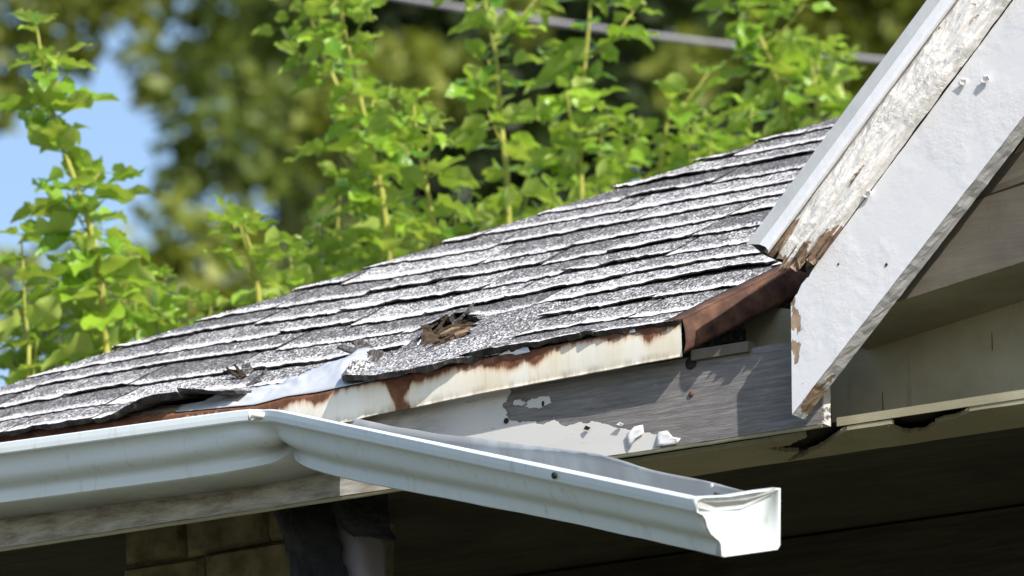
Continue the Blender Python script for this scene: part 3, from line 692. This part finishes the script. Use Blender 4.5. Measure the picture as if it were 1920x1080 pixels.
for l in ls:
    pos, t, b, u = gframe(l)
    for k, (bb, zz) in enumerate(PRO):
        p = pos + b * bb + u * zz
        low_ = sst(-.03, -.07, zz) * (1 if bb < .06 else .55)
        l2 = l - .012 - .10 * (zz + .07)
        pin = 1.55 * math.exp(-abs(l2) / .010) + .42 * math.exp(-(abs(l2) / .075) ** 1.5)
        p += u * (.019 * pin * low_) + b * (.012 * pin * low_)
        if -.060 < zz < -.02 and bb < .05: p += b * (.011 * math.exp(-abs(l - .014) / .009)) - b * .004 * math.exp(-((l + .035) / .03) ** 2)
        if k <= 1:                         # back edge: wavy, cut lower toward the end
            p += u * (-.005 * (zz > 0) - .007 * sst(.60, .74, l) * (zz > 0) - .003 * sst(.84, .93, l) * (zz > 0) + .002 * fbm((l * 6, 0, 0), 2))
        p += (b * .0010 + u * .0005) * (.15 if k >= 15 else 1) * fbm((l * 11, k * .35, 0), 4)
        gv.append(p)
        gd.append(min(1, .9 * math.exp(-((l - .015) / .035) ** 2) * (1 if -.066 < zz < -.048 and bb < .05 else .12) + (.85 if k <= 3 else .5 if k <= 4 else 0) + (.12 if -.06 < zz < -.045 and bb < .05 else 0)))  # shaded inside, underside and dark kink crease painted in along with dirt
n = len(PRO); gf = [(i * n + k, (i + 1) * n + k, (i + 1) * n + k + 1, i * n + k + 1) for i in range(len(ls) - 1) for k in range(n - 1)]
def loc(o, root):
    o.parent = root; o.matrix_parent_inverse = Matrix.Translation(root.location).inverted(); return o
tr = loc(obj('trough', gv, gf, GUTTER, None, True, attrs={'dirt_shade': gd}), gut); md = tr.modifiers.new('t', 'SOLIDIFY'); md.thickness = .0011; md.offset = 1
for p in tr.data.polygons:
    if p.index % (n - 1) in (5, 6, 16, 17, 18, 19, 20, 21): p.use_smooth = False
# end cap with crimped rim
pos, t, b, u = gframe(LR); cap = [(.1275, .000), (.126, -.071), (.122, -.0765), (.040, -.0765), (.0365, -.074), (.0355, -.060), (.033, -.055), (.026, -.050), (.0205, -.045), (.0155, -.036), (.0135, -.027), (.0095, -.0205), (-.0005, -.0155), (-.001, .0005), (.010, .002), (.05, -.001), (.09, .000)]
m = MB(); cn = len(cap); cc = V((.07, -.035, 0))
def cp(q, s_, o_): x = cc.x + (q[0] - cc.x) * s_; z_ = cc.y + (q[1] - cc.y) * s_; return pos + b * x + u * z_ + t * o_
jit = [1 + .02 * fbm((i * .9, 0, 0), 2) for i in range(cn)]
rings = [[cp(q, .985 * jit[i], -.012) for i, q in enumerate(cap)], [cp(q, 1.005 * jit[i], .001) for i, q in enumerate(cap)], [cp(q, .995 * jit[i], .003) for i, q in enumerate(cap)], [cp(q, .945, .002) for q in cap], [cp(q, .91, -.001) for q in cap], [cp(q, .5, -.0005) for q in cap]]
m.add([p for r_ in rings for p in r_], [(k * cn + i, k * cn + (i + 1) % cn, (k + 1) * cn + (i + 1) % cn, (k + 1) * cn + i) for k in range(5) for i in range(cn)] + [tuple(5 * cn + i for i in range(cn))])
loc(m.build('end_cap', GUTTER, None, True, attrs={'dirt_shade': [.35 if i < 2 * cn else 0 for i in range(6 * cn)]}), gut)
m = MB()                                    # folded strip under the cap's top edge
m.add([pos + b * x + u * z_ + t * o_ for x, z_, o_ in ((.004, -.003, .004), (.03, -.006, .008), (.07, -.0075, .009), (.118, .002, .005), (.118, -.003, .0035), (.07, -.014, .0032), (.03, -.013, .0032), (.003, -.010, .0032))], [(0, 1, 6, 7), (1, 2, 5, 6), (2, 3, 4, 5)])
loc(m.build('cap_fold', RAKEMETAL, None), gut)
m = MB()
for k in range(14):
    c = pos + b * rnd.uniform(.02, .06) + u * rnd.uniform(-.030, -.004) - t * rnd.uniform(.006, .05); m.tube([c, c + V((rnd.uniform(-.01, .01), rnd.uniform(-.01, .01), rnd.uniform(0, .008)))], [.004, .002], 5)
loc(m.build('leaf_litter', WOODDARK, None), gut)
def spike(l, zoff, ln, r1, r2, mat, name, dirn):
    pos, t, b, u = gframe(l); c = pos + u * zoff; m = MB(); d = (dirn if dirn else -b)
    m.tube([c, c + d * ln], r1, 10); m.tube([c + d * ln, c + d * (ln + .003)], r2, 10); loc(m.build(name, mat, None, True), gut)
spike(.006, -.007, .018, .0042, .0078, SCREWM, 'gutter_spike', V((-.86, -.5, .05)).normalized())
spike(LR * .70, -.007, .002, .003, .0042, NAILSHADE, 'gutter_spike', None)
m = MB(); pos, t, b, u = gframe(LR * .86); c = pos + b * .1262 - u * .014; m.tube([c, c - b * .002], .0025, 8); loc(m.build('screw', SCREWM, None), gut)

# ================================================================== mulberry shoots behind the roof
def mat_leaf(name, c1, c2, under):
    m = Mat(name); oi = m.n('ObjectInfo').outputs['Random']; nz = m.noise(60, None, 3)
    c = m.mix(oi, c1, c2); c = m.mix(m.math('MULTIPLY', m.step(nz, .45, .7), .35), c, tuple(x * .6 for x in c1))
    bf = m.n('NewGeometry').outputs['Backfacing']; c = m.mix(bf, c, under)
    vein = m.step(m.math('ABSOLUTE', m.math('SUBTRACT', m.math('FRACT', m.math('MULTIPLY', m.attr('vein'), 7.0)), .5)), 0, .16)
    c = m.mix(m.math('MULTIPLY', m.math('SUBTRACT', 1.0, vein), .35), c, under)
    m.done(c, .22, m.bump(m.noise(25, None, 3), .25, .01), spec=.8)
    tr_ = m.n('BsdfTranslucent', {'Color': m.mix(oi, (.38, .60, .04), (.56, .68, .08))}); ms = m.n('MixShader', {'Fac': .33})
    m.t.links.new(m.b.outputs[0], ms.inputs[1]); m.t.links.new(tr_.outputs[0], ms.inputs[2]); m.t.links.new(ms.outputs[0], m.out.inputs[0])
    return m.m
LEAF = mat_leaf('mulberry_leaf', (.045, .17, .012), (.34, .56, .045), (.44, .54, .12))
STEM = mat_plain('green_yellow_stem', (.42, .42, .09), .6, .3, 40, .1); PET = STEM
def leafmesh(seed, lobes):
    r_ = random.Random(seed); nu, nv = 10, 8; vs = []; fs = []; vn = []
    cup = r_.uniform(.05, .8); arch = r_.uniform(-.1, .35); wav = r_.uniform(.04, .13)
    for i in range(nu + 1):
        t = i / nu; wv = .44 * math.sin(math.pi * t ** .62) ** .8 * (1 - .25 * t) if 0 < t < 1 else 0
        if t == 0: wv = .10
        if lobes: wv *= 1 - .45 * math.exp(-((t - .42) / .09) ** 2) - .28 * math.exp(-((t - .68) / .06) ** 2)
        wv *= 1 + .07 * math.sin(i * 2.4)
        for j in range(nv + 1):
            q = j / nv * 2 - 1; x = q * wv; back = -.10 * (abs(q) ** 2) * (1 - t) if t < .25 else .10 * abs(q) * wv
            z_ = cup * abs(x) ** 1.2 - arch * t * t + wav * math.sin(t * 9 + seed) * abs(q) + .02 * math.sin(t * 30) * abs(q)
            vs.append(V((x, t + back, z_))); vn.append(t + .35 * abs(x))
    W = nv + 1
    fs = [(i * W + j, i * W + j + 1, (i + 1) * W + j + 1, (i + 1) * W + j) for i in range(nu) for j in range(nv)]
    m = MB(); m.v = vs; m.f = fs; pl = r_.uniform(.35, .6)
    pts = [V((0, -pl, pl * .28)), V((0, -pl * .5, pl * .10)), V((0, 0, 0)), V((0, .3, -arch * .09 - .01))]; m.tube(pts, [.022, .018, .016, .006], 5)
    me = bpy.data.meshes.new('leaf'); me.from_pydata([tuple(v) for v in m.v], [], m.f); me.materials.append(LEAF); me.materials.append(PET)
    a = me.attributes.new('vein', 'FLOAT', 'POINT'); a.data.foreach_set('value', vn + [.07] * (len(m.v) - len(vn)))
    for p in me.polygons:
        p.use_smooth = True
        if p.index >= len(fs): p.material_index = 1
    return me, pl
LM = [leafmesh(i, i % 3 == 2) for i in range(9)]
LROOT = [V((0, -pl, pl * .28)) for _, pl in LM]
nleaf = 0
def sapling(pts, D, label, size=.072, step=.030, r0=.006, dens=1.0, toponly=None, spread=1.0, group='mulberry shoots behind the roof', root=None, laterals=True):
    global nleaf
    D -= .45; size *= .86; P = [atD(x, y, D + dd) for x, y, *q in pts for dd in [q[0] if q else 0]]
    base = P[-1]; foot = V((base.x - .05, base.y + .05, -.15))
    if root is None: root = empty('mulberry_shoot', foot); tag(root, label, 'shoot', group)
    full = P + [P[-1] * .5 + foot * .5 + V((.03, 0, 0)), foot]
    # smooth the visible stem
    sm = []
    for i in range(len(P) - 1):
        p0 = P[max(0, i - 1)]; p1 = P[i]; p2 = P[i + 1]; p3 = P[min(len(P) - 1, i + 2)]
        for k in range(6):
            t = k / 6; sm.append(.5 * ((2 * p1) + (p2 - p0) * t + (2 * p0 - 5 * p1 + 4 * p2 - p3) * t * t + (3 * p1 - p0 - 3 * p2 + p3) * t ** 3))
    sm.append(P[-1]); tp = sm + full[len(P):]
    m = MB(); L = len(sm); m.tube(tp, [r0 * (.35 + .75 * min(1, i / L)) for i in range(len(tp))], 7); loc(m.build('stem', STEM, None, True), root)
    def put(q, out, el, sz):
        global nleaf
        k = rnd.randrange(9); y_ = (out * math.cos(el) + ZZ * math.sin(el)).normalized(); x_ = y_.cross(ZZ).normalized(); z_ = x_.cross(y_)
        ro = rnd.gauss(0, .38); x2 = x_ * math.cos(ro) + z_ * math.sin(ro); z2 = -x_ * math.sin(ro) + z_ * math.cos(ro)
        M3 = Matrix((x2, y_, z2)).transposed().to_4x4(); o = bpy.data.objects.new('leaf', LM[k][0]); col.objects.link(o)
        o.matrix_world = Matrix.Translation(q - (M3 @ LROOT[k]) * sz) @ M3 @ Matrix.Scale(sz, 4); loc(o, root); nleaf += 1
    def leafy(sm, step, size):
        acc = 0; az = rnd.uniform(0, 6.28); lng = 0; tot = sum((sm[i + 1] - sm[i]).length for i in range(len(sm) - 1))
        for i in range(len(sm) - 1):
            d = (sm[i + 1] - sm[i]).length; acc += d; lng += d
            while acc > step:
                acc -= step; az += 2.4 + rnd.uniform(-.6, .6); rel = lng / max(tot, .01)
                put(sm[i + 1].lerp(sm[i], rnd.random()), V((math.cos(az), math.sin(az), 0)), rnd.gauss(.02, .33), size * (.55 + .55 * min(1, rel * 2.5)) * rnd.uniform(.7, 1.2))
    leafy(sm, .86 * step / dens, size); az = rnd.uniform(0, 6.28)
    if laterals:
        k = 5
        while k < L - 3:
            az += 2.2; q = sm[k]; ln = rnd.uniform(.06, .15) * spread; o_ = V((math.cos(az), math.sin(az), 0)); tw = [q + o_ * ln * .75 * (1 - t) + ZZ * ln * .8 * (1 - t) ** 1.4 for t in (0, .25, .5, .75, 1)]
            m = MB(); m.tube(tw, [.0012, .0016, .002, .0024, .0028], 5); loc(m.build('twig', STEM, None, True), root); leafy(tw, .016, size * .92); [put(tw[0], V((math.cos(az + 2.1 * q_), math.sin(az + 2.1 * q_), 0)), rnd.uniform(.0, .7), size * rnd.uniform(.5, .8)) for q_ in range(3)]; k += rnd.randint(4, 8)
    # tip cluster
    for k2 in range(5):
        az += 1.9; put(sm[0], V((math.cos(az), math.sin(az), 0)), rnd.uniform(.2, .9), size * rnd.uniform(.35, .6))
    return root
sapling([(68, 45), (85, 150), (102, 225), (130, 310), (158, 390), (185, 500), (200, 660)], 11.6, 'thin leafy mulberry shoot standing against the blue sky at the far left', 0.082, 0.0150, spread=.6)
sapling([(655, -90), (640, 20), (662, 120), (690, 250), (716, 360), (735, 520)], 12.1, 'tall mulberry shoot rising left of centre, its tip out of the picture', 0.072, 0.0172)
sapling([(572, -60), (590, 60), (640, 180), (700, 330), (715, 540)], 12.25, 'leaning mulberry shoot just left of the tall shoot left of centre', 0.067, 0.0203)
sapling([(775, 190), (782, 260), (800, 350), (818, 440), (822, 520)], 11.9, 'short mulberry shoot with a leafy top in the middle, right of the tall leaning ones', 0.067, 0.0172)
sapling([(900, -80), (912, 20), (930, 110), (938, 220), (950, 330), (955, 480)], 12.3, 'tall thin mulberry shoot in the centre with its stem showing between the leaves', 0.071, 0.0218)
sapling([(1108, -90), (1106, 20), (1096, 130), (1086, 250), (1090, 350), (1095, 430)], 12.5, 'tall mulberry shoot right of centre with a straight yellow green stem', 0.074, 0.0195)
sapling([(1385, -50), (1405, 20), (1425, 70), (1450, 130), (1490, 260)], 12.9, 'slanting mulberry shoot at the upper right beside the white gable', 0.071, 0.0218)
sapling([(1262, 175), (1252, 225), (1240, 300), (1235, 360)], 12.6, 'low mulberry shoot just above the roof between the tall shoot and the gable', 0.066, 0.0172)
sapling([(1520, 110), (1528, 170), (1535, 240), (1540, 300)], 12.9, 'low mulberry shoot touching the roof edge next to the white gable', 0.066, 0.0187)
sapling([(455, 420), (470, 470), (482, 530), (490, 620)], 11.8, 'small bright mulberry shoot over the roof edge with sky gaps behind it', 0.061, 0.0156)
low_pos = [(40, 440, 0), (20, 560, .2), (110, 500, .1), (150, 570, .3), (230, 480, .3), (255, 560, .0), (310, 520, .3), (350, 560, .1), (70, 640, .0), (395, 575, .3), (190, 420, .2), (200, 610, .4),
           (545, 480, .0), (600, 420, .2), (640, 330, .4), (690, 450, .1), (640, 455, .5), (760, 380, .3), (560, 500, .4), (860, 330, .2), (905, 380, .1), (990, 330, .2), (1040, 360, .0), (1130, 240, .4), (1150, 310, .1),
           (1190, 250, .3), (1300, 215, .2), (1330, 240, .0), (1370, 190, .3), (1410, 205, .1), (1460, 180, .3), (1480, 150, .5), (1290, 270, .0), (1580, 110, .3)]
BUSH = [(95, 'leafy mulberry bush at the left edge of the picture, under the thin shoot'), (215, 'leafy mulberry bush just right of the thin left shoot, above the roof edge'), (420, 'leafy mulberry bush sloping down to the roof edge under the sky gap'),
        (610, 'leafy mulberry bush around the foot of the small bright shoot'), (720, 'leafy mulberry bush at the foot of the tall shoot left of centre'), (895, 'leafy mulberry bush at the foot of the short middle shoot'), (1030, 'leafy mulberry bush at the foot of the tall thin centre shoot'), (1195, 'leafy mulberry bush at the foot of the straight shoot right of centre'),
        (1345, 'leafy mulberry bush on the roof line left of the slanting upper right shoot'), (1700, 'leafy mulberry bush on the roof line touching the white gable')]
roots = {}
for i, (x, y, dd) in enumerate(low_pos):
    b = 11.5 + (x / 1500) * 1.2 + dd; dx = rnd.uniform(-15, 15)
    lim, lab = next(q for q in BUSH if x < q[0])
    if lim not in roots:
        p = atD(x, y, b); roots[lim] = empty('mulberry_bush', (p.x - .05, p.y + .05, -.15)); tag(roots[lim], lab, 'bush', 'mulberry bushes along the roof line')
    sapling([(x, y), (x + dx * .5, y + 55), (x + dx, y + 130), (x + dx + 8, y + 210)], b, '', .066, .0120, r0=.0035, root=roots[lim], laterals=False)

# ================================================================== cable and far trees
m = MB(); a, b = atD(760, -2, 19.5), atD(1650, 113, 18.5); d = b - a
m.tube([a + d * t + V((0, 0, .06 * (t - .5) ** 2 - .015)) for t in [k / 8 for k in range(-48, 25)]], .0082, 8)
tag(m.build('overhead_cable', CABLE, None, True), 'grey overhead cable sloping down behind the shoots toward the gable', 'cable')
def mat_far(name, c1, c2, tr):
    m = Mat(name); nz = m.noise(1.6, None, 3); n2 = m.noise(9, None, 3)
    c = m.mix(m.step(nz, .35, .65), c1, c2); c = m.mix(m.step(n2, .4, .7, 0, .5), c, tuple(x * .6 for x in c1)); m.done(c, .5, spec=.4)
    t_ = m.n('BsdfTranslucent', {'Color': tr}); ms = m.n('MixShader', {'Fac': .3}); m.t.links.new(m.b.outputs[0], ms.inputs[1]); m.t.links.new(t_.outputs[0], ms.inputs[2]); m.t.links.new(ms.outputs[0], m.out.inputs[0]); return m.m
OLTREE = mat_far('olive_foliage', (.15, .19, .03), (.28, .31, .045), (.32, .36, .03))
DKTREE = mat_far('shade_dark_foliage', (.028, .05, .018), (.055, .08, .02), (.05, .08, .01))  # leaf colour darkened to stand for shade deep in the crowns
MIDTREE = mat_far('mid_green_foliage', (.08, .13, .02), (.18, .23, .035), (.2, .26, .03))
BARK = mat_plain('bark', (.07, .055, .04), .95, .5, 12, .8)
def tree(clumps, D0, label, mat, leaf=.13, per=260, trunk=None, seed=1, extra=(), limbs=True):
    D = D0 * 2.4; leaf = leaf * 2.2; r_ = random.Random(seed); C0 = [(atD(x, y, D + dz * 2.4), rr / (FPX / D)) for x, y, rr, dz in clumps] + [(atD(x, y, D + dz * 2.4), rr / (FPX / D)) for x, y, rr, dz in extra]
    ctr = sum((c for c, _ in C0), V()) / len(C0); foot = V((ctr.x, ctr.y, -.2)) if trunk is None else V((*atD(trunk, 540, D).xy, -.2))
    root = empty('tree', foot); tag(root, label, 'tree', 'blurred trees behind the hedge')
    vs = []; fs = []
    for c, rad in C0:
        for k in range(int(per * max(.35, (rad / .72) ** 2))):
            while True:
                q = V((r_.uniform(-1, 1), r_.uniform(-1, 1), r_.uniform(-1, 1)))
                if .15 < q.length < 1: break
            if fbm((q.x * 2 + c.x, q.y * 2 + c.y, q.z * 2 + c.z), 2) < -.18: continue
            p = c + q * rad; L = leaf * r_.uniform(.6, 1.3); a = V((r_.gauss(0, 1), r_.gauss(0, 1), r_.gauss(0, .6))).normalized(); b = a.cross(V((r_.gauss(0, 1), r_.gauss(0, 1), r_.gauss(0, 1)))).normalized(); n_ = a.cross(b)
            i0 = len(vs); vs += [p, p + a * L * .5 + b * L * .32 + n_ * L * .08, p + a * L, p + a * L * .5 - b * L * .32 + n_ * L * .08]; fs.append((i0, i0 + 1, i0 + 2, i0 + 3))
    o = obj('crown', vs, fs, mat); loc(o, root)
    top = max(c.z for c, _ in C0); m = MB(); h = foot + V((0, 0, top * .75)); m.tube([foot, foot * .6 + h * .4 + V((.15, 0, 0)), h], [.35, .25, .12], 10); loc(m.build('trunk', BARK, None, True), root)
    lm = MB()
    for c, rad in (C0[::2] if limbs else C0[8:10]): q = foot + (h - foot) * r_.uniform(.55, .95); lm.tube([q, q * .5 + c * .5 + V((0, 0, .1)), c], [.035, .02, .008], 5)
    loc(lm.build('limb', BARK, None, True), root); return root
# left: olive crown with sky gaps
tree([(40, 30, 80, 0), (110, 20, 60, 1), (60, 130, 70, .5), (270, 110, 45, 0), (150, 110, 30, 1), (255, 20, 50, 0), (180, 30, 45, .5), (20, 190, 50, 0), (-120, 60, 150, 0), (-60, -120, 180, 1), (150, -130, 160, 0), (330, -90, 110, .5), (295, 165, 34, 0)], 34, 'blurred olive green tree with blue sky gaps at the upper left', OLTREE, seed=2, trunk=-500, limbs=False)
# dark trunk-like column of foliage left of centre
tree([(390, 60, 70, 0), (360, 170, 75, 0), (350, 260, 65, 0), (420, 130, 80, 1), (430, 240, 80, 0), (400, 320, 65, 0), (470, 330, 60, .6), (340, 340, 40, 0), (520, 60, 110, 1.5), (520, 200, 90, 1), (560, 330, 80, 1), (400, -100, 150, 0), (600, -120, 160, 1), (600, 430, 60, 1.5), (495, 470, 45, 1)], 33, 'blurred green tree between the sky gap and the tall shoots', MIDTREE, seed=3, trunk=600, per=300)
tree([(560, 60, 130, 0), (560, 230, 120, 0), (480, 60, 70, -.5), (660, 350, 130, 0), (760, 250, 150, 0), (880, 260, 150, 0), (700, 80, 120, 1), (980, 120, 150, 0), (1150, 200, 150, 0), (1030, 330, 140, 0), (1250, 60, 120, 0), (1400, 200, 120, 0), (1300, 250, 120, 0), (880, 60, 110, 0), (1560, 220, 140, 0), (760, -120, 200, 0), (1100, -120, 200, 0), (1450, 60, 120, 1.5), (560, 440, 80, 0), (1700, 120, 150, 0), (960, 430, 110, 0), (800, 470, 120, 0), (640, 520, 110, 0), (880, 160, 110, 0)], 40, 'blurred tree with shade-dark leaves behind the middle of the hedge', DKTREE, leaf=.18, per=420, seed=4, trunk=900)
tree([(640, 190, 60, 0), (620, 270, 60, .4), (780, 140, 75, 0), (840, 165, 60, .3), (700, 130, 50, .5), (980, 20, 60, 0)], 30, 'blurred yellow green tree branches behind the left shoots', OLTREE, seed=5, trunk=720, per=420)
tree([(1290, 130, 75, 0), (1350, 110, 60, .4), (1480, 30, 90, 0), (1560, 80, 90, 0), (1640, 30, 80, .4), (1620, 180, 60, 0), (1400, 20, 60, .5), (1720, -60, 160, 0), (1560, -120, 160, 0)], 31, 'blurred yellow green tree behind the cable at the upper right', OLTREE, seed=6, trunk=1900, per=480)
tree([(330, 450, 70, 0), (390, 490, 80, 0), (280, 520, 80, 0), (440, 460, 45, .4), (60, 560, 100, 0), (170, 560, 90, 0), (470, 560, 80, 0), (360, 600, 120, 0), (-100, 560, 130, 0)], 29, 'blurred light green treetop below the sky gap at the left', OLTREE, seed=7, trunk=300, per=340)
print('leaves', nleaf, 'objects', len(bpy.data.objects))
